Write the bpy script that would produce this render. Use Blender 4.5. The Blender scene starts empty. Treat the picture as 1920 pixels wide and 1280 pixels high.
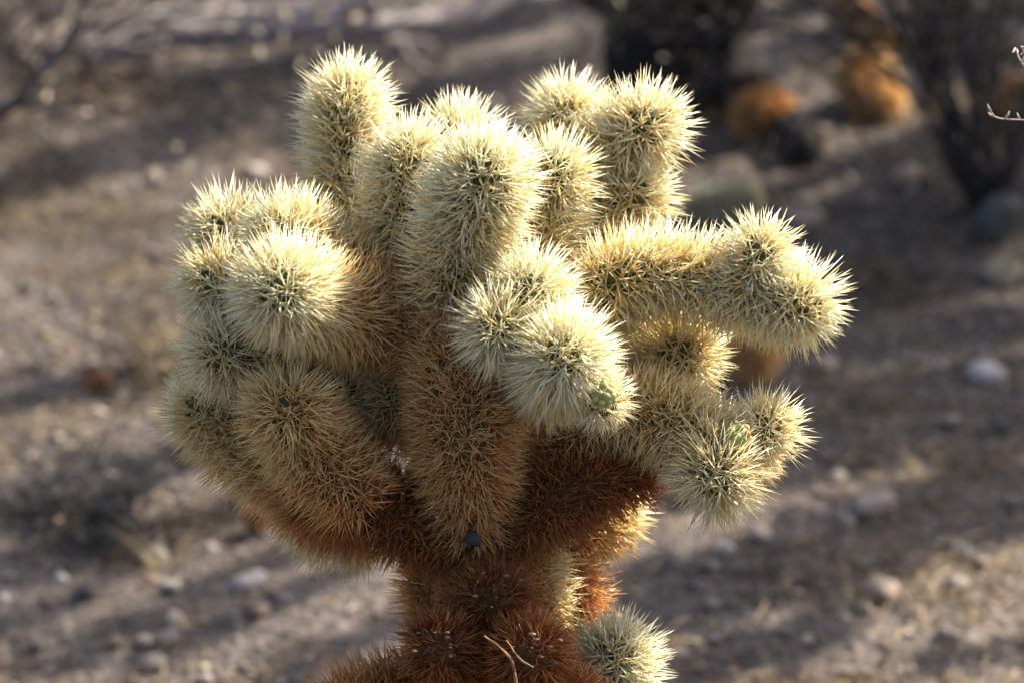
import bpy, math, random
import numpy as np
from mathutils import Vector

# ------------------------------------------------------------------ camera
SC = bpy.context.scene
COL = SC.collection
W, H = 1920.0, 1280.0
PITCH = math.radians(20.0)
DIST = 2.8
ANCHOR = np.array([0.0, 0.0, 0.68])                 # crown centre of the cactus, picture centre
FWD = np.array([0.0, math.cos(PITCH), -math.sin(PITCH)])
RIGHT = np.array([1.0, 0.0, 0.0])
UP = np.cross(RIGHT, FWD)
CAM = ANCHOR - FWD * DIST
LENS = 157.5
FPX = LENS / 36.0 * W
cam_data = bpy.data.cameras.new('camera')
cam = bpy.data.objects.new('camera', cam_data)
COL.objects.link(cam)
cam.location = CAM
cam.rotation_euler = (math.pi / 2 - PITCH, 0, 0)
cam_data.lens = LENS
cam_data.sensor_width = 36.0
cam_data.clip_start = 0.05
cam_data.clip_end = 2000
cam_data.dof.use_dof = True
cam_data.dof.focus_distance = DIST - 0.055
cam_data.dof.aperture_fstop = 7.0
cam_data.dof.aperture_blades = 8
SC.camera = cam

# ------------------------------------------------------------------ sky, sun, exposure
SUN_AZ = math.radians(54.0)      # to the right of the view direction (+Y), behind the cactus
SUN_EL = math.radians(44.0)
SUN = np.array([math.sin(SUN_AZ) * math.cos(SUN_EL), math.cos(SUN_AZ) * math.cos(SUN_EL), math.sin(SUN_EL)])
world = bpy.data.worlds.new('World')
SC.world = world
world.use_nodes = True
wn = world.node_tree.nodes
sky = wn.new('ShaderNodeTexSky')
sky.sky_type = 'NISHITA'
sky.sun_disc = False
sky.air_density = 0.8
sky.dust_density = 3.0
sky.ozone_density = 0.4
sky.sun_elevation = SUN_EL
sky.sun_rotation = SUN_AZ
wn['Background'].inputs['Strength'].default_value = 0.10
world.node_tree.links.new(sky.outputs['Color'], wn['Background'].inputs['Color'])
sun_data = bpy.data.lights.new('sun', 'SUN')
sun_data.energy = 4.8
sun_data.angle = math.radians(0.53)
sun_data.color = (1.0, 0.91, 0.79)
sun = bpy.data.objects.new('sun', sun_data)
COL.objects.link(sun)
sun.rotation_euler = Vector(-SUN).to_track_quat('-Z', 'Y').to_euler()
sun.location = (3, 4, 5)
SC.view_settings.view_transform = 'Standard'
SC.view_settings.look = 'None'
SC.view_settings.gamma = 1.0
SC.view_settings.exposure = 1.78
SC.view_settings.use_curve_mapping = False
SC.cycles.max_bounces = 10
SC.cycles.diffuse_bounces = 7
SC.cycles.transmission_bounces = 8
SC.cycles.use_denoising = True
SC.cycles.sample_clamp_indirect = 6.0

# ------------------------------------------------------------------ helpers
def pdir(px, py):
    return FWD + RIGHT * ((px - W / 2) / FPX) + UP * ((H / 2 - py) / FPX)

def P(px, py, dep=0.0):
    """pixel + centimetres in front of (+) or behind (-) the crown plane -> world point"""
    return CAM + pdir(px, py) * (DIST - dep / 100.0)

def hz(x, y):
    """gentle relief of the desert floor"""
    return (0.012 * np.sin(1.7 * x + 0.6) * np.cos(1.3 * y - 0.4) + 0.006 * np.sin(4.1 * x - 1.1 + 0.8 * y)
            + 0.004 * np.sin(7.3 * y + 2.0 * x) + 0.0025 * np.sin(13.0 * x + 5.0 * y) * np.cos(11.0 * y - 3 * x))

def G(px, py):
    d = pdir(px, py)
    z = 0.0
    for _ in range(4):
        t = (CAM[2] - z) / -d[2]
        p = CAM + d * t
        z = float(hz(p[0], p[1]))
    return np.array([p[0], p[1], z])

def pxm(p):
    """metres per photo pixel at a world point"""
    return float(np.dot(np.asarray(p) - CAM, FWD)) / FPX

def mesh_np(name, verts, faces, loops=3, smooth=False, cols=None, mat=None):
    verts = np.ascontiguousarray(verts, dtype=np.float32)
    faces = np.ascontiguousarray(faces, dtype=np.int32)
    me = bpy.data.meshes.new(name)
    nv, nf = len(verts), len(faces)
    me.vertices.add(nv)
    me.vertices.foreach_set('co', verts.ravel())
    me.loops.add(nf * loops)
    me.loops.foreach_set('vertex_index', faces.ravel())
    me.polygons.add(nf)
    me.polygons.foreach_set('loop_start', np.arange(0, nf * loops, loops, dtype=np.int32))
    if cols is not None:
        a = me.color_attributes.new('tint', 'FLOAT_COLOR', 'POINT')
        c = np.ones((nv, 4), dtype=np.float32)
        c[:, :3] = cols
        a.data.foreach_set('color', c.ravel())
    me.update(calc_edges=True)
    if smooth:
        me.polygons.foreach_set('use_smooth', np.ones(nf, dtype=bool))
    if mat is not None:
        me.materials.append(mat)
    return me

def link(name, me, parent=None, loc=None, kind=None):
    o = bpy.data.objects.new(name, me)
    COL.objects.link(o)
    if loc is not None:
        o.location = [float(v) for v in loc]
    if parent is not None:
        o.parent = parent
    if kind:
        o['kind'] = kind
    return o

def tag(o, label, cat, group=None, kind=None):
    o['label'] = label
    o['category'] = cat
    if group:
        o['group'] = group
    if kind:
        o['kind'] = kind
    return o

def empty(name, loc, label, cat, group=None):
    o = bpy.data.objects.new(name, None)
    COL.objects.link(o)
    o.location = [float(v) for v in loc]
    o.empty_display_size = 0.05
    return tag(o, label, cat, group)

class Soup:
    """collects tubes, leaves and lumps into one mesh"""
    def __init__(s):
        s.v, s.f, s.c, s.n = [], [], [], 0
    def add(s, v, f, c):
        s.v.append(np.asarray(v, dtype=np.float32)); s.f.append(np.asarray(f, dtype=np.int32) + s.n)
        c = np.asarray(c, dtype=np.float32)
        if c.ndim == 1:
            c = np.tile(c, (len(v), 1))
        s.c.append(c); s.n += len(v)
    def tube(s, pts, rad, col, sides=5, seed=0, rough=0.0):
        pts = np.asarray(pts, float); n = len(pts)
        rad = np.broadcast_to(np.asarray(rad, float), (n,))
        T, N, B = frames(pts)
        th = np.arange(sides) * 2 * np.pi / sides
        ring = pts[:, None, :] + rad[:, None, None] * (np.cos(th)[None, :, None] * N[:, None, :] + np.sin(th)[None, :, None] * B[:, None, :])
        if rough:
            ring += np.random.default_rng(seed).normal(0, 1, ring.shape) * rough * rad[:, None, None]
        v = np.concatenate([ring.reshape(-1, 3), pts[:1], pts[-1:]])
        f = []
        for i in range(n - 1):
            for j in range(sides):
                a, b = i * sides + j, i * sides + (j + 1) % sides
                f += [(a, b, b + sides), (a, b + sides, a + sides)]
        k = n * sides
        for j in range(sides):
            f.append((k, (j + 1) % sides, j))
            f.append((k + 1, (n - 1) * sides + j, (n - 1) * sides + (j + 1) % sides))
        s.add(v, f, col)
    def mesh(s, name, mat, smooth=False, origin=None):
        v = np.concatenate(s.v)
        if origin is not None:
            v = v - np.asarray(origin, dtype=np.float32)
        return mesh_np(name, v, np.concatenate(s.f), 3, smooth, np.concatenate(s.c), mat)

def norm(a):
    return a / np.maximum(np.linalg.norm(a, axis=-1, keepdims=True), 1e-9)

def frames(pts):
    n = len(pts)
    T = norm(np.gradient(pts, axis=0))
    N = np.zeros_like(pts)
    ref = np.array([0.31, -0.2, 0.93]) if abs(T[0][2]) < 0.8 else np.array([1.0, 0.1, 0.0])
    v = ref - T[0] * np.dot(ref, T[0])
    N[0] = v / np.linalg.norm(v)
    for i in range(1, n):
        v = N[i - 1] - T[i] * np.dot(N[i - 1], T[i])
        N[i] = v / np.linalg.norm(v)
    return T, N, np.cross(T, N)

def spline(ctrl, n):
    """Catmull-Rom through the control rows, resampled to n rows evenly by the length of the first three columns"""
    c = np.asarray(ctrl, float)
    if len(c) == 2:
        t = np.linspace(0, 1, n)[:, None]
        return c[0] * (1 - t) + c[1] * t
    c = np.vstack([2 * c[0] - c[1], c, 2 * c[-1] - c[-2]])
    out = []
    for i in range(1, len(c) - 2):
        t = np.linspace(0, 1, 24, endpoint=False)[:, None]
        p0, p1, p2, p3 = c[i - 1], c[i], c[i + 1], c[i + 2]
        out.append(0.5 * (2 * p1 + (p2 - p0) * t + (2 * p0 - 5 * p1 + 4 * p2 - p3) * t ** 2 + (3 * p1 - p0 - 3 * p2 + p3) * t ** 3))
    out.append(c[-2][None])
    o = np.vstack(out)
    s = np.concatenate([[0], np.cumsum(np.linalg.norm(np.diff(o[:, :3], axis=0), axis=1))])
    u = np.linspace(0, s[-1], n)
    return np.stack([np.interp(u, s, o[:, k]) for k in range(o.shape[1])], 1)

# ------------------------------------------------------------------ materials
def new_mat(name):
    m = bpy.data.materials.new(name)
    m.use_nodes = True
    nt = m.node_tree
    return m, nt, nt.nodes, nt.links, nt.nodes['Principled BSDF']

def mat_tint(name, rough=0.6, spec=0.3, transl=0.0, noise=0.0, nscale=60.0, bump=0.0):
    """surface coloured by the piece's own tint, with grain and optional translucency"""
    m, nt, N, L, b = new_mat(name)
    at = N.new('ShaderNodeVertexColor'); at.layer_name = 'tint'
    src = at.outputs['Color']
    if noise or bump:
        tc = N.new('ShaderNodeTexCoord')
        nz = N.new('ShaderNodeTexNoise'); nz.inputs['Scale'].default_value = nscale; nz.inputs['Detail'].default_value = 5
        L.new(tc.outputs['Object'], nz.inputs['Vector'])
        if noise:
            mr = N.new('ShaderNodeMapRange')
            mr.inputs['From Min'].default_value = 0.3; mr.inputs['From Max'].default_value = 0.7
            mr.inputs['To Min'].default_value = 1 - noise; mr.inputs['To Max'].default_value = 1 + noise
            L.new(nz.outputs['Fac'], mr.inputs['Value'])
            mx = N.new('ShaderNodeVectorMath'); mx.operation = 'SCALE'
            L.new(src, mx.inputs[0]); L.new(mr.outputs['Result'], mx.inputs['Scale'])
            src = mx.outputs['Vector']
        if bump:
            bp = N.new('ShaderNodeBump'); bp.inputs['Strength'].default_value = bump; bp.inputs['Distance'].default_value = 0.004
            L.new(nz.outputs['Fac'], bp.inputs['Height']); L.new(bp.outputs['Normal'], b.inputs['Normal'])
    L.new(src, b.inputs['Base Color'])
    b.inputs['Roughness'].default_value = rough
    b.inputs['Specular IOR Level'].default_value = spec
    if transl:
        tr = N.new('ShaderNodeBsdfTranslucent')
        L.new(src, tr.inputs['Color'])
        mix = N.new('ShaderNodeMixShader'); mix.inputs['Fac'].default_value = transl
        L.new(b.outputs['BSDF'], mix.inputs[1]); L.new(tr.outputs['BSDF'], mix.inputs[2])
        L.new(mix.outputs['Shader'], N['Material Output'].inputs['Surface'])
    return m

M_SPINE = mat_tint('spine', rough=0.27, spec=0.6, transl=0.55)
M_FLESH = mat_tint('cactus_flesh', rough=0.8, spec=0.08, noise=0.25, nscale=140, bump=0.3)
M_BARK = mat_tint('dry_bark', rough=0.85, spec=0.2, noise=0.4, nscale=90, bump=0.6)
M_STONE = mat_tint('stone', rough=0.75, spec=0.35, noise=0.22, nscale=130, bump=0.5)
M_GRIT = mat_tint('grit', rough=0.7, spec=0.4)
M_LEAF = mat_tint('leaf', rough=0.55, spec=0.3, transl=0.35)
M_STRAW = mat_tint('straw', rough=0.6, spec=0.3, transl=0.25)
M_BUD = mat_tint('bud', rough=0.4, spec=0.4, transl=0.15, noise=0.15, nscale=300)

def ground_mat():
    m, nt, N, L, b = new_mat('desert_floor')
    tc = N.new('ShaderNodeTexCoord')
    def noise(scale, detail=6, rough=0.6):
        n = N.new('ShaderNodeTexNoise'); n.inputs['Scale'].default_value = scale
        n.inputs['Detail'].default_value = detail; n.inputs['Roughness'].default_value = rough
        L.new(tc.outputs['Object'], n.inputs['Vector'])
        return n
    def ramp(fac, stops):
        r = N.new('ShaderNodeValToRGB')
        e = r.color_ramp.elements
        while len(e) < len(stops):
            e.new(0.5)
        for k, (p, c) in enumerate(stops):
            e[k].position = p; e[k].color = (*c, 1)
        L.new(fac, r.inputs['Fac'])
        return r.outputs['Color']
    big = ramp(noise(3.2, 5).outputs['Fac'], [(0.32, (0.032, 0.027, 0.0245)), (0.5, (0.069, 0.059, 0.053)), (0.7, (0.125, 0.107, 0.094))])
    v = N.new('ShaderNodeTexVoronoi'); v.inputs['Scale'].default_value = 95; v.inputs['Randomness'].default_value = 1
    L.new(tc.outputs['Object'], v.inputs['Vector'])
    sep = N.new('ShaderNodeSeparateColor'); L.new(v.outputs['Color'], sep.inputs['Color'])
    grain = ramp(sep.outputs['Red'], [(0.0, (0.45, 0.42, 0.40)), (0.35, (0.85, 0.80, 0.76)), (0.7, (1.12, 1.02, 0.95)), (0.97, (1.6, 1.5, 1.4))])
    mx = N.new('ShaderNodeMix'); mx.data_type = 'RGBA'; mx.blend_type = 'MULTIPLY'; mx.inputs['Factor'].default_value = 0.9
    L.new(big, mx.inputs['A']); L.new(grain, mx.inputs['B'])
    L.new(mx.outputs['Result'], b.inputs['Base Color'])
    b.inputs['Roughness'].default_value = 0.88
    b.inputs['Specular IOR Level'].default_value = 0.25
    bp = N.new('ShaderNodeBump'); bp.inputs['Strength'].default_value = 0.9; bp.inputs['Distance'].default_value = 0.006
    ad = N.new('ShaderNodeMath'); ad.operation = 'ADD'
    L.new(noise(45, 8).outputs['Fac'], ad.inputs[0]); L.new(v.outputs['Distance'], ad.inputs[1])
    L.new(ad.outputs['Value'], bp.inputs['Height']); L.new(bp.outputs['Normal'], b.inputs['Normal'])
    return m
M_GROUND = ground_mat()

# ------------------------------------------------------------------ ground
def axis_steps(lo, hi, step, far):
    core = np.arange(lo, hi + 1e-6, step)
    out, d = [], step
    x = hi
    while x < far:
        d *= 1.25; x += d; out.append(x)
    neg, d, x = [], step, lo
    while x > -far:
        d *= 1.25; x -= d; neg.append(x)
    return np.concatenate([neg[::-1], core, out])

gx, gy = axis_steps(-1.6, 1.6, 0.02, 600), axis_steps(0.2, 4.0, 0.02, 600)
X, Y = np.meshgrid(gx, gy)
rg = np.random.default_rng(3)
near = np.exp(-np.maximum(0, np.hypot(X, Y - 1.5) - 4) / 6)
Z = hz(X, Y) * near + rg.normal(0, 0.0012, X.shape) * (near > 0.8)
Z += (1 - near) * 0.25 * np.sin(X * 0.05) * np.sin(Y * 0.04)
nx, ny = len(gx), len(gy)
idx = np.arange(nx * ny).reshape(ny, nx)
gf = np.stack([idx[:-1, :-1], idx[:-1, 1:], idx[1:, 1:], idx[1:, :-1]], -1).reshape(-1, 4)
link('ground', mesh_np('ground', np.stack([X, Y, Z], -1).reshape(-1, 3), gf, 4, True, None, M_GROUND), kind='structure')

# ------------------------------------------------------------------ spiny joints
PAL = np.array([[0.95, 0.925, 0.72], [0.92, 0.765, 0.40], [0.86, 0.54, 0.215], [0.68, 0.285, 0.075], [0.33, 0.105, 0.027]])
def pal(a):
    a = np.clip(np.asarray(a, float), 0, 1) * 4
    i = np.minimum(a.astype(int), 3)
    t = (a - i)[..., None]
    return PAL[i] * (1 - t) + PAL[i + 1] * t

def joint_surface(pts, rad, ncirc=26, closed_base=False):
    """axis points with radii -> dome-ended profile; returns profile centre, radius, tangent frame rows"""
    n = len(pts)
    T, N, B = frames(pts)
    s = np.concatenate([[0], np.cumsum(np.linalg.norm(np.diff(pts, axis=0), axis=1))])
    Ltot = s[-1]
    rt = rad[-1]
    cut = max(Ltot - rt * 1.15, Ltot * 0.3)               # the dome starts here
    hd = Ltot - cut
    us = np.concatenate([np.linspace(0, cut, max(8, int(cut / 0.0028)), endpoint=False),
                         cut + hd * np.sin(np.linspace(0, np.pi / 2, 9))])
    R = np.interp(us, s, rad)
    dome = us >= cut
    q = np.clip((us - cut) / hd, 0, 1)
    R = np.where(dome, R * np.sqrt(np.maximum(1 - q ** 2, 0)) + 1e-5, R)
    if closed_base:
        hb = min(rad[0] * 1.0, cut * 0.45)
        qb = np.clip(1 - us / hb, 0, 1)
        R = R * np.sqrt(np.maximum(1 - qb ** 2, 0)) + 1e-5
    C = np.stack([np.interp(us, s, pts[:, k]) for k in range(3)], 1)
    interp3 = lambda A: norm(np.stack([np.interp(us, s, A[:, k]) for k in range(3)], 1))
    return us, C, R, interp3(T), interp3(N), interp3(B)

def build_joint(ctrl_pts, ctrl_rad, spine_len, age0, age1, seed, spacing=0.0063, per=11, thick=0.00046,
                closed_base=False, green=1.0, curl=0.12, forward=0.35, keep=None, black=False):
    """returns (flesh verts, faces, cols), (spine verts, faces, cols) in world space"""
    rng = np.random.default_rng(seed)
    c = spline(np.column_stack([ctrl_pts, ctrl_rad]), 40)
    pts, rad = c[:, :3], c[:, 3]
    us, C, R, T, N, B = joint_surface(pts, rad, closed_base=closed_base)
    m = len(us)
    # profile slope -> surface normal tilt
    dR = np.gradient(R, us)
    ds = np.hypot(np.diff(us), np.diff(R))
    area = np.concatenate([[0], np.cumsum(ds * np.pi * (R[1:] + R[:-1]))])
    na = max(12, int(area[-1] / spacing ** 2))
    k = (np.arange(na) + 0.5) / na * area[-1]
    ga = math.pi * (3 - math.sqrt(5))
    ang = (np.arange(na) * ga + rng.uniform(0, 6.28)) + rng.normal(0, 0.05, na)
    fi = np.interp(k, area, np.arange(m))
    def at(A):
        i = np.clip(fi.astype(int), 0, m - 2); t = fi - i
        return A[i] * (1 - t)[:, None] + A[i + 1] * t[:, None] if A.ndim == 2 else A[i] * (1 - t) + A[i + 1] * t
    aC, aR, aT, aN, aB, aD, aU = at(C), at(R), norm(at(T)), norm(at(N)), norm(at(B)), at(dR), at(us)
    rdir = np.cos(ang)[:, None] * aN + np.sin(ang)[:, None] * aB
    nrm = norm(rdir - np.clip(aD, -4, 4)[:, None] * aT)
    bump = 0.0016
    apos = aC + rdir * aR[:, None] + nrm * bump * 0.8
    # flesh with tubercles
    ncirc = 26
    th = np.arange(ncirc) * 2 * np.pi / ncirc
    rd = np.cos(th)[None, :, None] * N[:, None, :] + np.sin(th)[None, :, None] * B[:, None, :]
    V = C[:, None, :] + rd * R[:, None, None]
    Vf = V.reshape(-1, 3)
    d2 = np.full(len(Vf), 9.0)
    for a0 in range(0, na, 64):
        q = ((Vf[:, None, :] - (aC + rdir * aR[:, None])[None, a0:a0 + 64]) ** 2).sum(-1).min(1)
        d2 = np.minimum(d2, q)
    g = np.exp(-d2 / (spacing * 0.42) ** 2)
    Vf = Vf + rd.reshape(-1, 3) * (bump * (g - 0.4))[:, None] * np.clip(R / 0.006, 0, 1).repeat(ncirc)[:, None]
    Vf = np.vstack([Vf, C[0], C[-1]])
    ii = np.arange(m * ncirc).reshape(m, ncirc)
    jj = np.roll(ii, -1, axis=1)
    F = np.concatenate([np.stack([ii[:-1], jj[:-1], jj[1:]], -1).reshape(-1, 3), np.stack([ii[:-1], jj[1:], ii[1:]], -1).reshape(-1, 3),
                        np.stack([jj[0], ii[0], np.full(ncirc, m * ncirc)], -1), np.stack([ii[-1], jj[-1], np.full(ncirc, m * ncirc + 1)], -1)])
    ageU = age0 + (age1 - age0) * (us / us[-1])
    gcol = np.array([0.088, 0.088, 0.036]); bcol = np.array([0.085, 0.050, 0.026])
    mixb = np.clip((ageU - 0.2) * 1.8, 0, 1) if green > 0 else np.ones(m)
    fc = (gcol[None] * (1 - mixb)[:, None] + bcol[None] * mixb[:, None]).repeat(ncirc, 0) * (0.75 + 0.5 * np.append(g, [1, 1])[:-2, None])
    if black:
        fc = fc * 0 + np.array([0.022, 0.018, 0.016])
    fc = np.vstack([fc, fc[:1], fc[-1:]])
    flesh = (Vf, F, fc)
    # spines
    if keep is not None:
        sel = keep(apos)
    else:
        sel = np.ones(na, bool)
    nlong, nshort = int(per * 0.62), per - int(per * 0.62)
    ia = np.repeat(np.nonzero(sel)[0], per)
    ns = len(ia)
    kindl = np.tile(np.arange(per) < nlong, sel.sum())
    n0 = nrm[ia]
    tdir = norm(aT[ia] - n0 * (aT[ia] * n0).sum(1, keepdims=True) + 1e-4)
    bdir = np.cross(n0, tdir)
    phi = np.tile(np.arange(per) * ga * 1.7, sel.sum()) + rng.uniform(0, 6.28, sel.sum()).repeat(per) + rng.normal(0, 0.3, ns)
    tilt = np.where(kindl, np.abs(rng.normal(0.42, 0.31, ns)), rng.uniform(0.8, 1.35, ns))
    dirv = n0 * np.cos(tilt)[:, None] + (np.cos(phi)[:, None] * tdir + np.sin(phi)[:, None] * bdir) * np.sin(tilt)[:, None]
    dirv = norm(dirv + tdir * (forward * rng.uniform(0.2, 1.0, ns))[:, None] * np.where(kindl, 1, 0.4)[:, None])
    ln = spine_len * np.where(kindl, rng.uniform(0.66, 1.08, ns), rng.uniform(0.45, 0.8, ns))
    # spines grow shorter near the very tip of a joint
    tipq = np.clip((us[-1] - aU[ia]) / (0.9 * rad[-1]), 0, 1)
    ln *= 0.80 + 0.20 * tipq
    base = apos[ia] - n0 * 0.0008 + (tdir * rng.normal(0, 1, ns)[:, None] + bdir * rng.normal(0, 1, ns)[:, None]) * 0.0006
    side = norm(np.cross(dirv, rng.normal(0, 1, (ns, 3))))
    side2 = np.cross(dirv, side)
    bend = side * (rng.normal(0, curl, ns) * ln)[:, None]
    mid = base + dirv * (ln * 0.45)[:, None]
    tip = base + dirv * ln[:, None] + bend * 0.6
    r0 = thick * np.where(kindl, rng.uniform(0.8, 1.2, ns), rng.uniform(0.55, 0.8, ns))
    SV = np.empty((ns, 7, 3), np.float32)
    for q in range(3):
        a = q * 2 * np.pi / 3
        off = side * math.cos(a) + side2 * math.sin(a)
        SV[:, q] = base + off * (r0 * 0.75)[:, None]
        SV[:, 3 + q] = mid + off * r0[:, None]
    SV[:, 6] = tip
    fb = np.array([[0, 1, 4], [0, 4, 3], [1, 2, 5], [1, 5, 4], [2, 0, 3], [2, 3, 5], [3, 4, 6], [4, 5, 6], [5, 3, 6]])
    SF = (np.arange(ns)[:, None, None] * 7 + fb[None]).reshape(-1, 3)
    ag = age0 + (age1 - age0) * (aU[ia] / us[-1]) + rng.normal(0, 0.055, ns) + (rng.normal(0, 0.05, na))[ia] + np.where(kindl, 0, 0.04)
    cb, ct = pal(ag + 0.07), pal(ag)
    if black:
        cb = np.tile([0.018, 0.014, 0.012], (ns, 1)) * rng.uniform(0.7, 2.2, (ns, 1)); ct = cb * 1.4
    val = rng.uniform(0.86, 1.06, (ns, 1))
    SCc = np.empty((ns, 7, 3), np.float32)
    SCc[:, :3] = (cb * val)[:, None]; SCc[:, 3:6] = ((cb * 0.35 + ct * 0.65) * val)[:, None]; SCc[:, 6] = ct * val
    return flesh, (SV.reshape(-1, 3), SF, SCc.reshape(-1, 3)), (apos, nrm)

def add_joint(parent, origin, name, ctrl, rpx, lcm, age0, age1, seed, **kw):
    """ctrl: pixel rows (x, y, depth cm); rpx: radius in photo pixels per row (or one number)"""
    pts = np.array([P(*c) for c in ctrl])
    rr = np.broadcast_to(np.asarray(rpx, float), (len(ctrl),)) / FPX * DIST
    return place_joint(parent, origin, name, pts, rr, lcm, age0, age1, seed, **kw)

def place_joint(parent, origin, name, pts, rr, lcm, age0, age1, seed, **kw):
    fl, sp, ar = build_joint(pts, rr, lcm / 100.0, age0, age1, seed, **kw)
    o0 = np.asarray(pts[0])
    j = link(name, mesh_np(name, fl[0] - o0, fl[1], 3, True, fl[2], M_FLESH), parent, o0 - np.asarray(origin))
    link('spines', mesh_np('spines', sp[0] - o0, sp[1], 3, False, sp[2], M_SPINE), j, None, 'stuff')
    return j, ar

# ------------------------------------------------------------------ the cholla cactus
base_xy = P(925, 1120, -1)
ORI = np.array([base_xy[0], base_xy[1], float(hz(base_xy[0], base_xy[1])) - 0.01])
cactus = empty('cholla_cactus', ORI, 'cream and rust spined cholla cactus with many stubby branching joints', 'cactus')

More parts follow.
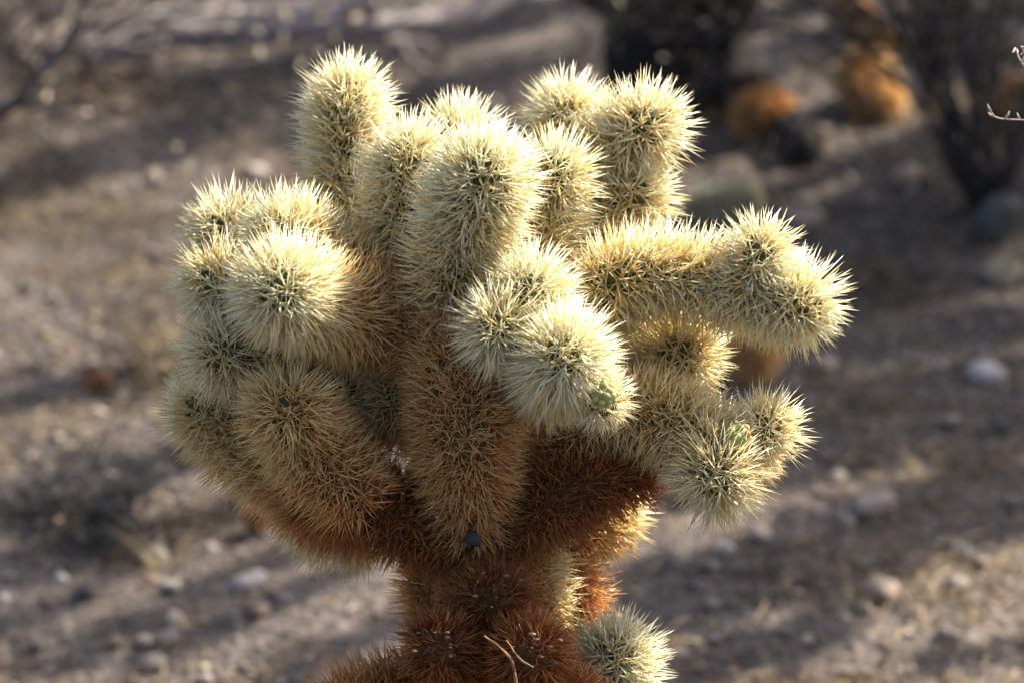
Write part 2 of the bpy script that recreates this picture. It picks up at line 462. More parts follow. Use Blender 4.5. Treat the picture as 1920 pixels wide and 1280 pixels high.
JOINTS = [
 # upper fan of cream joints
 ('A', [(735, 530, -5), (692, 450, -5), (657, 350, -6), (647, 250, -6), (655, 148, -6)], [38, 42, 43, 43, 43], 2.1, .24, .02),
 ('B', [(795, 540, 0), (770, 450, 0), (760, 360, 1), (775, 262, 2)], [40, 46, 48, 47], 2.1, .22, .02),
 ('C', [(880, 420, -4), (865, 320, -6), (855, 222, -6)], [42, 46, 46], 2.1, .2, .03),
 ('D', [(838, 590, 3), (850, 520, 4), (872, 430, 5), (900, 350, 7), (918, 282, 8)], [46, 54, 58, 58, 54], 2.2, .24, .01),
 ('E', [(975, 530, -1), (1005, 440, -2), (1030, 370, -2), (1042, 298, 0)], [38, 44, 46, 44], 2.05, .25, .03),
 ('F', [(1130, 345, -10), (1085, 275, -9), (1048, 182, -8)], [40, 42, 42], 2.1, .2, .03),
 ('G', [(1035, 365, -8), (1100, 312, -7), (1170, 268, -6), (1238, 215, -4)], [40, 44, 46, 46], 2.15, .2, .02),
 ('H', [(1000, 470, -8), (1075, 420, -8), (1140, 385, -7), (1218, 352, -5)], [42, 46, 48, 46], 2.1, .26, .06),
 # long right arm
 ('I', [(1125, 690, -4), (1105, 590, -2), (1150, 528, 0), (1230, 515, 0), (1340, 530, 0), (1440, 556, 1), (1538, 584, 2)], [40, 42, 46, 44, 42, 44, 45], 2.1, .24, .03),
 ('I2', [(1400, 545, 1), (1418, 490, 2), (1432, 442, 2.5)], [32, 34, 34], 2.0, .12, .02),
 ('I3', [(1130, 600, -4), (1160, 540, -6), (1180, 500, -6)], [38, 42, 42], 1.9, .22, .06),
 # right middle
 ('K', [(1150, 740, -4), (1215, 715, -5), (1262, 680, -4), (1292, 640, -2)], [38, 44, 46, 45], 2.0, .34, .12),
 ('K2', [(1120, 760, -4), (1150, 690, -6), (1200, 640, -7), (1235, 600, -7)], [38, 40, 42, 40], 2.0, .32, .16),
 ('L', [(1030, 880, -2), (1110, 790, 0), (1190, 772, 1), (1270, 795, 2), (1332, 845, 3), (1350, 925, 6)], [40, 44, 46, 46, 46, 44], 2.05, .42, .04),
 ('L2', [(1350, 850, 1), (1410, 825, 2), (1458, 778, 3)], [30, 33, 34], 1.9, .22, .05),
 ('L4', [(1330, 830, -2), (1390, 850, -3), (1425, 868, -3)], [34, 36, 34], 1.9, .35, .25),
 # front centre cluster
 ('M1', [(985, 700, 3), (1000, 620, 5), (992, 545, 8), (988, 515, 9)], [36, 40, 40, 38], 2.05, .25, .02),
 ('M2', [(1010, 660, 4), (965, 625, 7), (915, 612, 11)], [34, 37, 38], 2.05, .18, .02),
 ('M3', [(1015, 720, 3), (1040, 690, 7), (1062, 660, 13)], [38, 45, 47], 2.15, .2, .0),
 ('M4', [(1075, 705, 6), (1112, 738, 8.5), (1148, 765, 10)], [26, 32, 30], 1.35, .1, .03),
 # left cluster
 ('N0', [(850, 690, 2), (770, 620, 2), (690, 545, 2), (615, 490, 2), (560, 455, 3), (502, 425, 5)], [52, 52, 50, 46, 46, 46], 2.0, .62, .0),
 ('N2', [(560, 490, -2), (460, 455, -3), (385, 422, -2)], [40, 44, 44], 2.1, .15, .02),
 ('N3', [(690, 600, 3), (620, 580, 5), (560, 560, 8), (508, 535, 13)], [44, 48, 52, 52], 2.2, .42, .0),
 ('N4', [(560, 560, 0), (455, 540, 0), (368, 524, 1)], [40, 43, 44], 2.1, .15, .03),
 ('N5', [(580, 700, -2), (480, 680, 0), (388, 652, 3)], [40, 44, 44], 2.1, .28, .06),
 # left lower group
 ('P1', [(640, 960, -1), (560, 910, -2), (480, 850, -3), (410, 790, -3), (355, 745, -2)], [44, 50, 50, 48, 46], 1.95, .50, .12),
 ('P2', [(680, 940, 3), (620, 880, 4), (560, 810, 5), (527, 735, 8)], [48, 54, 54, 50], 1.95, .54, .24),
 ('P3', [(690, 850, -4), (655, 790, -3), (634, 732, 1)], [40, 42, 42], 1.9, .36, .16),
 ('P4', [(820, 800, -6), (775, 765, -4), (732, 742, 1)], [38, 42, 42], 1.9, .38, .2),
 ('P5', [(790, 720, -4), (720, 700, -4), (655, 690, -4)], [40, 44, 44], 1.9, .4, .2),
 ('T3', [(830, 1190, -6), (812, 1100, -6), (830, 1000, -6)], [36, 40, 36], 1.6, .55, .45),
 ('W2', [(1000, 990, -4), (1010, 1080, -3), (1022, 1180, -3)], [28, 30, 28], 1.7, .25, .2),  # pale joint added for the sunlit strip on the trunk, sunlight put into its colour
 ('Q', [(885, 1010, -1), (780, 975, 0), (680, 945, 1), (600, 930, 1), (555, 925, 0)], [58, 62, 60, 56, 50], 1.75, .92, .78),
 ('Q2', [(700, 1000, -4), (625, 985, -4), (562, 955, -4)], [40, 42, 40], 1.9, .30, .10),
 # right lower brown arm
 ('R', [(900, 1010, -2), (985, 965, 0), (1080, 915, 1), (1160, 880, 0), (1225, 850, -2)], [52, 56, 56, 50, 44], 1.7, .92, .80),
 ('R2', [(1040, 1010, -6), (1110, 980, -7), (1175, 945, -8)], [42, 44, 42], 1.9, .55, .12),
 ('R3', [(960, 960, -6), (1030, 860, -7), (1100, 800, -8)], [48, 52, 50], 1.8, .75, .55),
 # lower brown lobes
 ('U', [(905, 1210, -2), (915, 1160, 1), (928, 1105, 5)], [48, 52, 48], 1.5, 1.0, .95),
 ('V1', [(900, 1240, 0), (850, 1225, 3), (808, 1205, 7)], [44, 50, 46], 1.5, .95, .88),
 ('V2', [(940, 1250, 0), (975, 1235, 4), (1012, 1215, 8)], [46, 54, 48], 1.5, .95, .85),
 ('V3', [(850, 1295, 0), (760, 1300, 1), (680, 1315, 2), (610, 1345, 3)], [50, 52, 50, 46], 1.7, .72, .52),
 ('W', [(985, 1000, -6), (1050, 1060, -6), (1075, 1130, -6), (1062, 1200, -6)], [38, 40, 42, 40], 1.7, .45, .60),
 ('X', [(1090, 1430, -3), (1135, 1320, -2), (1160, 1190, 0)], [46, 50, 50], 2.0, .2, .02),
 ('Y', [(960, 1330, 2), (1030, 1310, 4), (1110, 1330, 4)], [48, 50, 46], 1.6, .9, .8),
]
DENSE = {'M4': dict(spacing=0.0058, thick=0.00036)}
for k, (nm, ctrl, rpx, lcm, a0, a1) in enumerate(JOINTS):
    if a0 < .4:
        a0 *= .75
    old = max(a0, a1) > 0.55
    kw = dict(per=16 if old else 15, thick=0.00040 if a1 > 0.5 else 0.00056, curl=0.11 if old else 0.045)
    kw.update(DENSE.get(nm, {}))
    add_joint(cactus, ORI, 'stem_joint', ctrl, np.array(rpx) * 0.84, lcm * 1.36, a0, a1, 100 + k, **kw)

# upper and lower trunk
add_joint(cactus, ORI, 'stem_joint', [(888, 990, -1), (878, 900, 2), (868, 800, 4), (860, 700, 4), (845, 610, 3), (842, 560, 3)],
          [54, 60, 68, 64, 52, 42], 2.3, .50, .40, 300, per=17, curl=.18, thick=.0004)
t0 = P(925, 1120, -2)
tz = np.linspace(0, 1, 6)
tp = np.array([[ORI[0] + 0.012 * math.sin(5 * q) * (1 - q), ORI[1] + 0.01 * math.sin(4 * q) * (1 - q), ORI[2] + (t0[2] - ORI[2]) * q] for q in tz])
top = [P(905, 1060, -2), P(888, 985, -1)]
place_joint(cactus, ORI, 'trunk', np.vstack([tp, top]), np.array([.034, .033, .031, .030, .028, .026, .022, .020]), 1.7, .95, .62, 301, per=10, thick=.0004)
# lower dry joints round the trunk, under the frame
rl = random.Random(4)
for k in range(9):
    a = k * 2.4 + 0.5; z = 0.07 + 0.022 * k
    d = np.array([math.cos(a), math.sin(a), -0.35])
    b = np.array([ORI[0], ORI[1], z + 0.04])
    place_joint(cactus, ORI, 'stem_joint', np.array([b, b + d * 0.05, b + d * 0.09 + [0, 0, 0.004]]), np.array([.014, .017, .015]), 1.7, 1.0, .85, 400 + k, per=9, spacing=.008)

# flower buds on the young joints: one domed bud with fleshy scales each
def add_bud(px, py, dep, r, axis, col, tipcol, n, seed):
    rng = np.random.default_rng(seed)
    c = P(px, py, dep)
    ax = norm(np.array(axis, float))
    e1 = norm(np.cross(ax, [0.3, 0.5, 0.8])); e2 = np.cross(ax, e1)
    def blob(center, rad, stretch, col, seed2):
        th, ph = np.meshgrid(np.linspace(0, 2 * np.pi, 14, endpoint=False), np.linspace(0.02, np.pi - 0.02, 9))
        q = np.stack([np.sin(ph) * np.cos(th), np.sin(ph) * np.sin(th), np.cos(ph)], -1).reshape(-1, 3)
        v = center + (q[:, :1] * e1 + q[:, 1:2] * e2) * rad + q[:, 2:] * ax * rad * stretch
        ii = np.arange(9 * 14).reshape(9, 14); jj = np.roll(ii, -1, 1)
        f = np.concatenate([np.stack([ii[:-1], ii[1:], jj[1:]], -1).reshape(-1, 3), np.stack([ii[:-1], jj[1:], jj[:-1]], -1).reshape(-1, 3)])
        return v, f, np.tile(col, (len(v), 1))
    v, f, cc = blob(c, r, 1.15, np.array(col) * 0.8, 0)
    bud = link('flower_bud', mesh_np('flower_bud', v - c, f, 3, True, cc, M_BUD), cactus, c - ORI)
    for k in range(n):
        a = k * 2.39996; t = (k + 0.5) / n
        zz = 1 - 1.25 * t
        rr = math.sqrt(max(0, 1 - zz * zz))
        d = (e1 * math.cos(a) + e2 * math.sin(a)) * rr + ax * zz * 1.15
        v, f, cc = blob(c + d * r * 0.92, r * rng.uniform(0.24, 0.32), 1.1, np.array(tipcol if k < 3 else col) * rng.uniform(.85, 1.15), k)
        o = c + d * r * 0.92
        link('bud_scale', mesh_np('bud_scale', v - o, f, 3, True, cc, M_BUD), bud, o - c)
add_bud(1130, 740, 11.6, 0.0075, -FWD * 0.6 + UP * 0.25 + RIGHT * 0.6, (0.36, 0.345, 0.12), (0.44, 0.40, 0.15), 20, 1)
add_bud(1378, 818, 5.2, 0.0085, RIGHT * 0.85 - FWD * 0.35 + UP * 0.15, (0.27, 0.29, 0.10), (0.55, 0.26, 0.05), 18, 2)


# ------------------------------------------------------------------ things caught in the cactus
def lump(seed, size, col, sub=2, rough=0.25, vary=0.12):
    """an angular stone around the origin; size = three half-axes"""
    import bmesh
    bm = bmesh.new()
    bmesh.ops.create_icosphere(bm, subdivisions=sub, radius=1.0)
    v = np.array([q.co[:] for q in bm.verts]); f = np.array([[x.index for x in p.verts] for p in bm.faces])
    bm.free()
    rng = np.random.default_rng(seed)
    for _ in range(9):                                   # planar cuts make facets
        d = norm(rng.normal(0, 1, 3)); h = rng.uniform(0.62, 0.92)
        over = np.maximum(v @ d - h, 0)
        v = v - over[:, None] * d * 0.85
    w = rng.normal(0, 1, (6, 3)) * 2.2
    v = v * (1 + rough * 0.2 * np.sin(v @ w.T + rng.uniform(0, 6, 6)).sum(1))[:, None]
    c = np.tile(col, (len(v), 1)) * (1 + vary * np.sin(3 * v @ norm(rng.normal(0, 1, 3)))[:, None])
    return v * np.asarray(size), f, c

def stone_at(name, p, size, col, label, cat, seed, rz=0.0, sink=0.3, group=None, sub=3):
    v, f, c = lump(seed, size, col, sub)
    cr, sr = math.cos(rz), math.sin(rz)
    v = np.stack([v[:, 0] * cr - v[:, 1] * sr, v[:, 0] * sr + v[:, 1] * cr, v[:, 2]], 1)
    zmin = v[:, 2].min()
    v[:, 2] -= zmin * (1 - sink)
    o = link(name, mesh_np(name, v, f, 3, False, c, M_STONE), None, p)
    return tag(o, label, cat, group)

v, f, c = lump(5, (.0065, .005, .006), (0.022, 0.022, 0.024))
tag(link('pebble', mesh_np('pebble', v, f, 3, True, c, M_STONE), None, P(886, 1012, 4.8)), 'blue grey pebble wedged against the trunk where the brown arms meet', 'pebble')
rp = random.Random(8)
spots = []
for cx, cy, dep, sp, n in ((930, 1108, 7.6, 45, 11), (808, 1208, 9.6, 40, 9), (1014, 1218, 10.4, 38, 9), (850, 1150, 4.5, 30, 6), (760, 960, 7.6, 60, 8)):
    for _ in range(n):
        spots.append((cx + rp.uniform(-sp, sp), cy + rp.uniform(-sp * .8, sp * .8), dep - .7 + rp.uniform(-1.0, .2)))
for k, (x, y, d) in enumerate(spots):
    s = rp.choice([.0009, .0012, .0015, .0019])
    g = rp.choice([(0.17, 0.13, 0.10), (0.07, 0.06, 0.053), (0.12, 0.08, 0.05), (0.04, 0.035, 0.032)])
    v, f, c = lump(900 + k, (s * 1.2, s * .7, s * .6), g, 1)
    tag(link('grit_grain', mesh_np('grit_grain', v, f, 3, False, c, M_STONE), None, P(x, y, d)),
        'tiny grit grain caught among the rusty brown spines', 'grit', 'grit caught in the lower cactus')
tw = Soup()
path = spline([P(908, 1192, 11), P(940, 1215, 11.5), P(962, 1245, 11.3), P(968, 1300, 10), P(965, 1340, 8)], 22)
tw.tube(path, np.linspace(.0006, .0011, 22), (0.26, 0.13, 0.065), 5, 1, 0.35)
path = spline([P(950, 1200, 11), P(975, 1235, 11.6), P(1000, 1250, 11.5)], 12)
tw.tube(path, .0005, (0.20, 0.13, 0.09), 5, 2, 0.3)
tag(link('dead_twig', tw.mesh('dead_twig', M_BARK, True)), 'thin dead twig snagged across the rusty lower cactus lobes', 'twig')

# ------------------------------------------------------------------ shrubs, limbs and trees
def grow(soup_main, soup_fine, p, d, length, r, depth, rng, col, wig=0.25, split=3, up=0.1, tips=None, sides=5, lo=0.55, hi=0.8):
    n = 7
    pts = [np.array(p, float)]
    d = norm(np.array(d, float))
    for i in range(n):
        d = norm(d + rng.normal(0, wig * 0.35, 3) + np.array([0, 0, up * 0.2]))
        pts.append(pts[-1] + d * length / n)
    pts = np.array(pts)
    pts[:, 2] = np.maximum(pts[:, 2], hz(pts[:, 0], pts[:, 1]) + r * 0.6)
    s = soup_main if depth >= 2 or soup_fine is None else soup_fine
    s.tube(pts, np.linspace(r, r * 0.55, len(pts)), np.array(col) * rng.uniform(0.8, 1.2), sides if depth >= 2 else 3, int(rng.integers(1e6)), 0.12)
    if depth <= 0:
        if tips is not None:
            tips.extend(list(pts[2:]))
        return
    for k in range(split):
        q = pts[int(rng.integers(2, len(pts)))] if k else pts[-1]
        nd = norm(d + rng.normal(0, 0.62, 3))
        grow(soup_main, soup_fine, q, nd, length * rng.uniform(lo, hi), r * 0.55, depth - 1, rng, col, wig, split, up, tips, sides, lo, hi)

def leaf_cloud(soup, pts, n, rng, size, col, jitter):
    pts = np.asarray(pts)
    c = pts[rng.integers(0, len(pts), n)] + rng.normal(0, jitter, (n, 3))
    a = norm(rng.normal(0, 1, (n, 3))); b = norm(np.cross(a, rng.normal(0, 1, (n, 3))))
    s = size * rng.uniform(0.6, 1.4, (n, 1))
    v = np.stack([c - a * s, c + b * s * 0.42, c + a * s, c - b * s * 0.42], 1).reshape(-1, 3)
    i = np.arange(n)[:, None, None] * 4
    f = (i + np.array([[0, 1, 2], [0, 2, 3]])[None]).reshape(-1, 3)
    cc = np.repeat(np.asarray(col) * rng.uniform(0.65, 1.3, (n, 1)), 4, 0)
    soup.add(v, f, cc)

def shrub(name, base, label, cat, seed, nstem, height, spread, r0, col, depth=3, split=3, leaf=None, group=None, lean=(0, 0, 0), wig=.25):
    e = empty(name, base, label, cat, group)
    rng = np.random.default_rng(seed)
    fine, tips = Soup(), []
    for k in range(nstem):
        a = rng.uniform(0, 6.28)
        d = np.array([math.cos(a) * spread, math.sin(a) * spread, 1.0]) + np.array(lean)
        st = Soup()
        grow(st, fine, np.array(base) + [math.cos(a) * r0 * 2, math.sin(a) * r0 * 2, -0.005], d, height * rng.uniform(.42, .6), r0 * rng.uniform(.7, 1.2), depth, rng, col, wig, split, 0.1, tips)
        link('stem', st.mesh('stem', M_BARK, True, base), e)
    link('twigs', fine.mesh('twigs', M_BARK, False, base), e, None, 'stuff')
    if leaf:
        n, size, lc, jit = leaf
        lf = Soup()
        leaf_cloud(lf, tips, n, rng, size, lc, jit)
        link('leaves', lf.mesh('leaves', M_LEAF, False, base), e, None, 'stuff')
    return e

GREY = (0.11, 0.092, 0.082); DARK = (0.045, 0.037, 0.033); PALE = (0.36, 0.31, 0.27)
# dark dry shrub at the upper right, backlit and mostly in its own shade
shrub('dry_shrub', G(1850, 390), 'dense dark dry shrub with tangled twigs beside the dead black stump', 'shrub', 21, 26, 0.62, 0.42, 0.005, DARK, 4, 3, (11000, 0.007, (0.075, 0.062, 0.045), 0.016))
shrub('dry_shrub', G(1760, 30), 'grey twiggy shrub behind the dense dark shrub', 'shrub', 22, 16, 0.6, 0.55, 0.004, GREY, 4, 3, (1500, 0.007, (0.30, 0.24, 0.15), 0.012))
# twiggy bush at the upper left, overhanging branches
shrub('bare_shrub', G(60, 130), 'bare twiggy grey shrub with pale seed heads over the fallen branch', 'shrub', 23, 14, 0.50, 0.9, 0.0045, GREY, 4, 3, (700, 0.010, (0.42, 0.35, 0.24), 0.014), lean=(0.35, -0.35, 0))
shrub('bare_shrub', G(-130, 300), 'leafless dark shrub with fine twigs hanging over the left shade', 'shrub', 29, 12, 0.50, 0.8, 0.004, DARK, 4, 3, (350, 0.009, (0.40, 0.33, 0.24), 0.012), lean=(0.55, 0.1, 0))
# low dark bush on the left
shrub('low_bush', G(190, 985), 'low dark scraggly bush hugging the gravel below the left arm', 'bush', 24, 14, 0.09, 1.3, 0.003, DARK, 2, 3, (900, 0.006, (0.11, 0.10, 0.085), 0.012))
shrub('low_bush', G(330, 700), 'low tan scraggly bush among straw beside the left arm', 'bush', 25, 12, 0.10, 1.1, 0.0025, (0.22, 0.17, 0.12), 2, 3, (500, 0.006, (0.30, 0.23, 0.14), 0.012))

# wispy shrub just beyond the right edge, its twig tips in focus
wb = np.array([0.52, 0.06, float(hz(0.52, 0.06))])
ws = empty('wispy_shrub', wb, 'wispy pale grey shrub whose bare twig tips reach toward the cactus', 'shrub')
rng = np.random.default_rng(31)
for tipctrl in ([P(2080, 500, -4), P(2050, 330, -2), P(1990, 236, 0), P(1920, 226, 0), P(1884, 224, 0), P(1866, 220, 0), P(1859, 211, 0)],
                [P(2090, 480, -3), P(2060, 300, -1), P(1975, 190, 0), P(1932, 138, 0), P(1912, 112, 0), P(1904, 90, 0)],
                [P(2100, 480, -3), P(2040, 290, 0), P(1960, 140, 1), P(1928, 108, 1), P(1914, 88, 1)]):
    s = Soup()
    ctrl = [wb + [0.01, 0, -0.004], wb * 0.5 + np.array(tipctrl[0]) * 0.5 + [0.03, 0, 0]] + list(tipctrl)
    pts = spline(ctrl, 260)
    s.tube(pts, np.linspace(.0035, .0005, 260), (0.34, 0.27, 0.24), 6, 3, 0.1)
    for q in (259, 258, 256, 253, 249, 246, 241, 235, 228, 220):
        d = norm(rng.normal(0, 1, 3)); s.tube([pts[q], pts[q] + d * .0035, pts[q] + d * .005 + [0, 0, .001]], [.0006, .0009, .0003], (0.42, 0.34, 0.30), 4)
    link('stem', s.mesh('stem', M_BARK, True, wb), ws)
s = Soup(); f2 = Soup()
for k in range(7):
    a = rng.uniform(-1.2, 1.2)
    grow(s, f2, wb, (math.cos(a) * .6 + .25, math.sin(a) * .6, 1), rng.uniform(.22, .3), .004, 2, rng, PALE, .25, 3)
link('stem', s.mesh('stem', M_BARK, True, wb), ws)
link('twigs', f2.mesh('twigs', M_BARK, False, wb), ws, None, 'stuff')

# weathered branches lying across the back
def GL(px, py, lift):
    d = pdir(px, py)
    g = G(px, py)
    return CAM + d * ((CAM[2] - g[2] - lift) / -d[2])
def fallen(name, pix, r, col, label, seed, lift=0.0, twigs=10):
    rng = np.random.default_rng(seed)
    pts = np.array([GL(x, y, l) for x, y, l in pix])
    pts = spline(pts, 40)
    o = pts[0].copy(); o[2] = float(hz(o[0], o[1]))
    e = empty(name, o, label, 'branch')
    s = Soup(); s.tube(pts, np.linspace(r, r * .45, 40), col, 9, seed, 0.09)
    link('bough', s.mesh('bough', M_BARK, True, o), e)
    m, f = Soup(), Soup()
    for k in range(twigs):
        q = pts[int(rng.integers(4, 40))]
        grow(m, f, q, norm(rng.normal(0, 1, 3) + [0.3, -0.2, 0.5]), rng.uniform(.08, .2), r * .3, 1, rng, col, .3, 3)
    link('twigs', f.mesh('twigs', M_BARK, False, o) if not m.v else f.mesh('twigs', M_BARK, False, o), e, None, 'stuff')
    return e
fallen('fallen_branch', [(140, 110, .03), (300, 70, .05), (480, 62, .05), (660, 50, .05), (880, 30, .04), (1000, -30, .02)], .021, (0.22, 0.19, 0.18), 'long weathered grey branch lying across the shaded gravel behind the cactus', 41)
fallen('fallen_branch', [(250, 40, .04), (420, 30, .06), (600, 20, .06), (800, -10, .03)], .015, (0.40, 0.35, 0.32), 'bleached pale branch lying just behind the long weathered grey one', 42)
fallen('fallen_branch', [(-60, 250, .02), (40, 180, .12), (130, 70, .20), (200, -20, .25)], .011, (0.10, 0.085, 0.08), 'dark crooked branch arching up below the bare twiggy shrub', 43)

# dead cholla: black trunk and broken limbs
db = G(1225, 215); db[2] -= 0.01
dead = empty('dead_cactus', db, 'dead blackened cactus stump standing behind the live cactus', 'stump')
def dj(name, pts, rr, seed, **kw):
    fl, sp, ar = build_joint(np.array(pts), np.array(rr), 0.013, 1, 1, seed, spacing=.011, per=7, thick=.0006, green=0, black=True, curl=.3, **kw)
    o = np.asarray(pts[0])
    j = link(name, mesh_np(name, fl[0] - o, fl[1], 3, True, fl[2], M_BARK), dead, o - db)
    link('spines', mesh_np('spines', sp[0] - o, sp[1], 3, False, sp[2], M_SPINE), j, None, 'stuff')
dj('trunk', [db, db + [0, 0, .12], db + [.01, .01, .26], db + [0.0, .02, .40]], [.062, .056, .052, .046], 1)
dj('limb', [db + [.03, 0, .08], db + [.09, .02, .14], db + [.11, .03, .24]], [.036, .034, .030], 2)
dj('limb', [db + [-.03, 0, .16], db + [-.09, -.01, .2], db + [-.10, 0, .3]], [.032, .03, .028], 3)
dj('limb', [db + [.07, 0, .06], db + [.13, -.02, .03], db + [.16, -.12, .02], db + [.175, -.2, .025]], [.032, .03, .03, .028], 4)

# fallen joints on the ground
def fallen_joint(px, py, ln, r, az, age, label, seed, lcm=1.5, tiltz=0.1, black=False):
    p = G(px, py); ln *= 1.15; r *= 1.15; lcm *= 1.1
    d = np.array([math.cos(az), math.sin(az), tiltz])
    z = r + 0.006
    a = p + [0, 0, z] - d * ln / 2; b = p + [0, 0, z] + d * ln / 2
    e = empty('fallen_cactus_joint', p, label, 'cactus joint')
    place_joint(e, p, 'stem_joint', np.array([a, (a + b) / 2 + [0, 0, .002], b]), np.array([r * .85, r, r * .9]), lcm, age, age + .05, seed, closed_base=True, per=13, spacing=.0085, thick=.0006, curl=.25, green=0)
fallen_joint(1630, 215, .085, .024, 1.9, .40, 'golden brown fallen cactus joint lying tilted in front of the grey twiggy shrub', 51, 1.6, .5)
fallen_joint(1432, 265, .06, .022, .4, .50, 'tan fallen cactus joint on sunlit gravel right of the black stump', 52)
fallen_joint(1625, 85, .09, .015, 2.3, .42, 'slender straw coloured fallen cactus joint leaning in the grey twiggy shrub', 53, 1.2, .6)
fallen_joint(1345, 420, .085, .014, .3, .0, 'pale cream fallen cactus joint on gravel in front of the black stump', 54)
fallen_joint(1408, 715, .05, .020, 1.2, .42, 'tan fallen cactus joint on shaded gravel under the long right arm', 55)
fallen_joint(1915, 235, .05, .021, .8, .5, 'round tan fallen cactus joint below the wispy twig tips', 56)
fallen_joint(487, 1000, .03, .011, .9, .70, 'small rust brown fallen cactus joint below the dark left arm', 57, .6)
fallen_joint(182, 742, .026, .008, .3, .80, 'small dark red brown fallen cactus joint on the left gravel', 58, .5)

# stones one can pick out
STONES = [
 ((480, 335), 48, 30, (0.56, 0.50, 0.46), 'whitish stone on the gravel behind the upper left joints'),
 ((468, 1105), 85, 40, (0.42, 0.41, 0.40), 'pale grey oblong stone on striped gravel below the dark left arm'),
 ((1848, 708), 90, 45, (0.52, 0.51, 0.49), 'flat whitish stone alone in the shade of the dense dark shrub'),
 ((1868, 455), 110, 110, (0.10, 0.105, 0.11), 'dark slate boulder at the foot of the dense dark shrub'),
 ((1500, 418), 110, 30, (0.46, 0.36, 0.29), 'long pinkish stone right of the pale fallen joint'),
 ((1700, 345), 60, 40, (0.48, 0.37, 0.30), 'pinkish stone between the golden fallen joint and the slate boulder'),
 ((1330, 45), 110, 55, (0.50, 0.36, 0.29), 'salmon pink rock behind the black stump'),
 ((1420, 40), 70, 45, (0.50, 0.42, 0.36), 'beige rock beside the salmon pink rock'),
 ((1640, 965), 90, 50, (0.44, 0.36, 0.31), 'pinkish grey stone in the shade right of the drooping joint'),
 ((1420, 1010), 60, 34, (0.48, 0.40, 0.35), 'beige stone below the drooping right joint'),
 ((1360, 1040), 40, 30, (0.58, 0.53, 0.48), 'small whitish stone beside the beige stone below the drooping joint'),
 ((1650, 1120), 90, 45, (0.40, 0.33, 0.27), 'brown mottled stone near the sunlit lower gravel'),
 ((185, 785), 45, 26, (0.52, 0.47, 0.41), 'cream stone beside the small dark red brown joint'),
 ((55, 545), 45, 22, (0.11, 0.12, 0.09), 'dark olive stone in the sunlit gravel on the left'),
 ((290, 345), 34, 28, (0.46, 0.38, 0.33), 'small buff stone at the edge of the left shade'),
 ((330, 1175), 45, 34, (0.50, 0.42, 0.35), 'buff stone on the striped gravel'),
 ((150, 1015), 34, 26, (0.46, 0.40, 0.36), 'grey buff stone at the rim of the low dark bush'),
 ((105, 990), 30, 24, (0.50, 0.36, 0.26), 'orange buff stone at the rim of the low dark bush'),
 ((1545, 690), 70, 30, (0.34, 0.28, 0.24), 'brown stone under the tip of the long right arm'),
 ((1880, 530), 90, 60, (0.48, 0.41, 0.28), 'yellowish stone in front of the slate boulder'),
 ((690, 880), 70, 50, (0.60, 0.58, 0.57), 'white stone glimpsed through the gap beside the central trunk'),
]
for k, ((x, y), w, h, col, label) in enumerate(STONES):
    col = (0.60 * col[0], 0.55 * col[1], 0.50 * col[2])
    p = G(x, y)
    q = pxm(p)
    stone_at('stone', p, (w * q / 2, w * q / 2 * (0.45 if k == 1 else 0.8), h * q * 0.55), col, label, 'stone', 600 + k, rz=0.5 if k == 1 else k * 1.3)

# countable smaller stones, look-alikes
rs = random.Random(12)
STC = [tuple(.75 * w for w in q) for q in ((0.24, 0.195, 0.16), (0.29, 0.24, 0.195), (0.15, 0.12, 0.105), (0.22, 0.15, 0.11), (0.34, 0.30, 0.26), (0.10, 0.09, 0.085))]
protos = []
for k in range(8):
    v, f, c = lump(700 + k, (1, .8, .6), STC[k % 6], 2)
    v[:, 2] -= v[:, 2].min() * 0.75
    protos.append(mesh_np('gravel_stone', v, f, 3, False, c, M_STONE))
placed = 0
while placed < 170:
    x, y = rs.uniform(-80, 2000), rs.uniform(-40, 1330)
    p = G(x, y)
    s = rs.choice([.006, .007, .009, .011, .014])
    o = link('gravel_stone', protos[rs.randrange(8)], None, p)
    o.rotation_euler = (rs.uniform(-.15, .15), rs.uniform(-.15, .15), rs.uniform(0, 6.28))
    o.scale = (s, s, s)
    tag(o, 'rough buff or grey gravel stone scattered on the desert floor', 'stone', 'loose stones on the desert floor')
    placed += 1

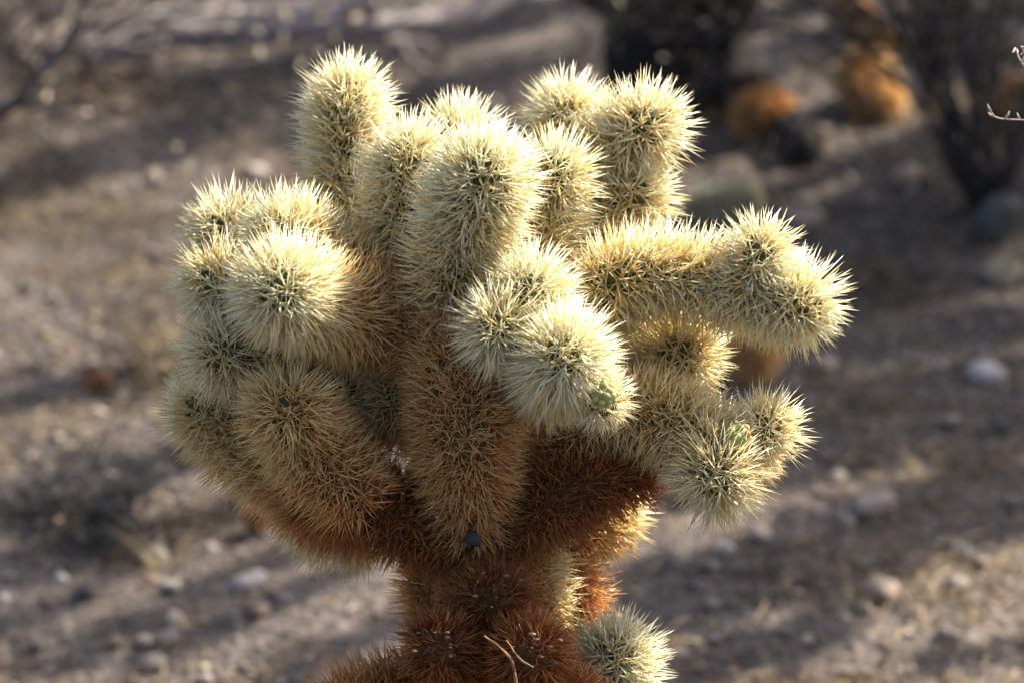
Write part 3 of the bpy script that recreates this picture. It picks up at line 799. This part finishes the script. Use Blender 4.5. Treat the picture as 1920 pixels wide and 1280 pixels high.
# fine gravel
def gravel(n, lo, hi, seed):
    rng = np.random.default_rng(seed)
    v0, f0, _ = lump(77, (1, .85, .65), (1, 1, 1), 1)
    import bmesh
    bm = bmesh.new(); bmesh.ops.create_icosphere(bm, subdivisions=1, radius=1.0)
    v0 = np.array([q.co[:] for q in bm.verts]); f0 = np.array([[q.index for q in p.verts] for p in bm.faces]); bm.free()
    x = rng.uniform(-1.15, 1.25, n); y = 0.35 + 2.6 * rng.uniform(0, 1, n) ** 0.9
    s = lo * (hi / lo) ** (rng.uniform(0, 1, n) ** 2.2)
    ax = s[:, None] * rng.uniform(0.6, 1.2, (n, 3)) * [1, 1, .75]
    ang = rng.uniform(0, 6.28, n)
    v = v0[None] * (1 + rng.normal(0, .13, (n, len(v0), 1))) * ax[:, None]
    ca, sa = np.cos(ang)[:, None], np.sin(ang)[:, None]
    vx = v[..., 0] * ca - v[..., 1] * sa; vy = v[..., 0] * sa + v[..., 1] * ca
    v = np.stack([vx + x[:, None], vy + y[:, None], v[..., 2] + (hz(x, y) + ax[:, 2] * .35)[:, None]], -1)
    f = (np.arange(n)[:, None, None] * len(v0) + f0[None]).reshape(-1, 3)
    pc = 0.8 * np.array([(0.20, 0.165, 0.135), (0.27, 0.22, 0.175), (0.13, 0.11, 0.095), (0.23, 0.16, 0.11), (0.38, 0.34, 0.30), (0.075, 0.068, 0.062), (0.29, 0.235, 0.15)])
    c = np.repeat(pc[rng.integers(0, len(pc), n)] * rng.uniform(.75, 1.2, (n, 1)), len(v0), 0)
    return mesh_np('gravel', v.reshape(-1, 3), f, 3, False, c, M_GRIT)
tag(link('gravel', gravel(14000, .0016, .0075, 5), kind='stuff'), 'fine buff and grey gravel strewn over the desert floor', 'gravel')

# dry grass tufts
def tuft(px, py, n, h, seed):
    p = G(px, py); rng = np.random.default_rng(seed); s = Soup()
    for k in range(n):
        a = rng.uniform(0, 6.28); sp = rng.uniform(.15, .8)
        d = np.array([math.cos(a) * sp, math.sin(a) * sp, 1.0]); l = h * rng.uniform(.5, 1.1)
        b = p + [math.cos(a) * .006, math.sin(a) * .006, -.003]
        pts = spline([b, b + d * l * .5, b + d * l * np.array([1.25, 1.25, .85])], 6)
        s.tube(pts, np.linspace(.0008, .0002, 6), np.array([0.40, 0.32, 0.17]) * rng.uniform(.6, 1.15), 3)
    tag(link('grass_tuft', s.mesh('grass_tuft', M_STRAW, False, p), None, p), 'small dry straw coloured grass tuft rooted in the gravel', 'grass tuft', 'dry grass tufts on the desert floor')
for k, (x, y, h) in enumerate(((310, 1070, .06), (250, 700, .04), (1600, 1150, .045), (1740, 900, .04), (1075, 110, .13), (1690, 640, .035), (390, 560, .04), (1480, 800, .04), (1880, 1080, .035))):
    tuft(x, y, 16, h, 800 + k)

# straw, bits of bark and dry twigs
def litter(n, seed):
    rng = np.random.default_rng(seed)
    cl = np.stack([rng.uniform(-1.0, 1.1, 70), rng.uniform(.4, 2.8, 70)], 1)
    k = rng.integers(0, 70, n)
    loose = rng.uniform(0, 1, n) < 0.35
    xy = np.where(loose[:, None], np.stack([rng.uniform(-1.15, 1.25, n), rng.uniform(.35, 2.95, n)], 1), cl[k] + rng.normal(0, .07, (n, 2)))
    ln = rng.uniform(.01, .05, n); a = rng.uniform(0, 6.28, n); el = np.abs(rng.normal(0, .22, n))
    d = np.stack([np.cos(a) * np.cos(el), np.sin(a) * np.cos(el), np.sin(el)], 1)
    b = np.column_stack([xy, hz(xy[:, 0], xy[:, 1]) + rng.uniform(.001, .006, n)])
    r = rng.uniform(.0004, .0013, n)
    s1 = norm(np.cross(d, [0, 0, 1.0])); s2 = np.cross(s1, d)
    V = np.empty((n, 6, 3))
    for q in range(3):
        off = s1 * math.cos(q * 2.094) + s2 * math.sin(q * 2.094)
        V[:, q] = b + off * r[:, None]; V[:, 3 + q] = b + d * ln[:, None] + off * (r * .5)[:, None]
    fb = np.array([[0, 1, 4], [0, 4, 3], [1, 2, 5], [1, 5, 4], [2, 0, 3], [2, 3, 5], [3, 4, 5], [0, 2, 1]])
    f = (np.arange(n)[:, None, None] * 6 + fb[None]).reshape(-1, 3)
    pc = 0.85 * np.array([(0.36, 0.26, 0.13), (0.28, 0.18, 0.09), (0.16, 0.10, 0.06), (0.24, 0.20, 0.17), (0.42, 0.32, 0.17)])
    c = np.repeat(pc[rng.integers(0, 5, n)] * rng.uniform(.7, 1.2, (n, 1)), 6, 0)
    return mesh_np('straw_litter', V.reshape(-1, 3), f, 3, False, c, M_STRAW)
tag(link('straw_litter', litter(24000, 6), kind='stuff'), 'dry straw and twig litter strewn in patches over the gravel', 'litter')

# ------------------------------------------------------------------ the tree that shades the ground
# shade streaks: (x0, y0, x1, y1, half-width px) on the ground, lifted along the sun's direction to the boughs
SHADE = [
 (-150, 400, 330, 270, 75), (120, 300, 560, 180, 60), (330, 190, 800, 40, 60), (560, 260, 1000, 120, 70), (700, 360, 1120, 230, 60), (760, 90, 1200, -20, 60), (200, 60, 600, -60, 50),
 (-140, 790, 230, 700, 45), (10, 960, 420, 830, 70), (-120, 1110, 330, 990, 75), (60, 1265, 560, 1030, 34), (250, 1250, 660, 1060, 28), (520, 1290, 800, 1130, 16), (-100, 1200, 130, 1120, 40),
 (1330, 540, 1900, 410, 110), (1220, 640, 1950, 500, 110), (1220, 740, 1950, 600, 110), (1180, 840, 2000, 690, 110), (1180, 930, 2000, 790, 100), (1500, 1000, 2000, 890, 95), (1180, 1090, 1960, 960, 95), (1130, 1190, 1600, 1070, 85), (1130, 1300, 1560, 1180, 60), (1720, 1250, 2000, 1200, 22),
 (1500, 420, 1960, 330, 80), (1780, 300, 2000, 190, 90), (1700, 110, 1950, 0, 70), (1100, 120, 1420, 40, 40), (1400, 470, 1960, 330, 90), (1280, 480, 1480, 420, 50), (1560, 330, 1800, 250, 40), (1240, 300, 1420, 240, 40), (1420, 110, 1560, 60, 30),
]
tb = np.array([3.3, 5.4, 0.0]); tb[2] = float(hz(tb[0], tb[1])) - .02
tree = empty('mesquite_tree', tb, 'spreading mesquite tree behind the shrubs casting streaky shade on the gravel', 'tree')
rng = np.random.default_rng(77)
tr = Soup(); crown = tb + [-.2, -.2, 1.1]
tr.tube(spline([tb, tb + [.05, 0, .5], crown], 14), np.linspace(.10, .07, 14), (0.085, 0.07, 0.06), 10, 1, .06)
link('trunk', tr.mesh('trunk', M_BARK, True, tb), tree)
tw, lf = Soup(), Soup()
for k, (x0, y0, x1, y1, hw) in enumerate(SHADE):
    a, b = G(x0, y0), G(x1, y1)
    hgt = 1.75 + .45 * rng.uniform(0, 1)
    A = a + SUN * (hgt / SUN[2]); B = b + SUN * ((hgt + .12) / SUN[2])
    w = hw * pxm((a + b) / 2)
    s = Soup()
    pts = spline([crown, crown * .45 + B * .55 + [0, 0, .25], B, (A + B) / 2 + rng.normal(0, .04, 3), A], 34)
    s.tube(pts, np.linspace(.035, .006, 34), (0.085, 0.07, 0.06), 7, k, .08)
    link('limb', s.mesh('limb', M_BARK, True, tb), tree)
    core = pts[14:]
    tp = []
    for q in range(10):
        p0 = core[int(rng.integers(0, len(core)))]
        grow(tw, None, p0, norm(rng.normal(0, 1, 3)), w * 1.4, .004, 1, rng, (0.10, 0.085, 0.07), .3, 3, 0, tp, 3)
    span = np.linalg.norm(b - a)
    n = int(span * w * 2 / (.013 ** 2 * .84) * 11.0)
    t = rng.uniform(0, 1, (n, 1)); u = norm(rng.normal(0, 1, (n, 3))) * rng.uniform(0, 1, (n, 1)) ** .45
    c = A * (1 - t) + B * t + u * np.array([w, w, w * 1.1])
    leaf_cloud(lf, c, n, rng, .013, (0.085, 0.10, 0.04), .01)
link('twigs', tw.mesh('twigs', M_BARK, False, tb), tree, None, 'stuff')
link('leaves', lf.mesh('leaves', M_LEAF, False, tb), tree, None, 'stuff')
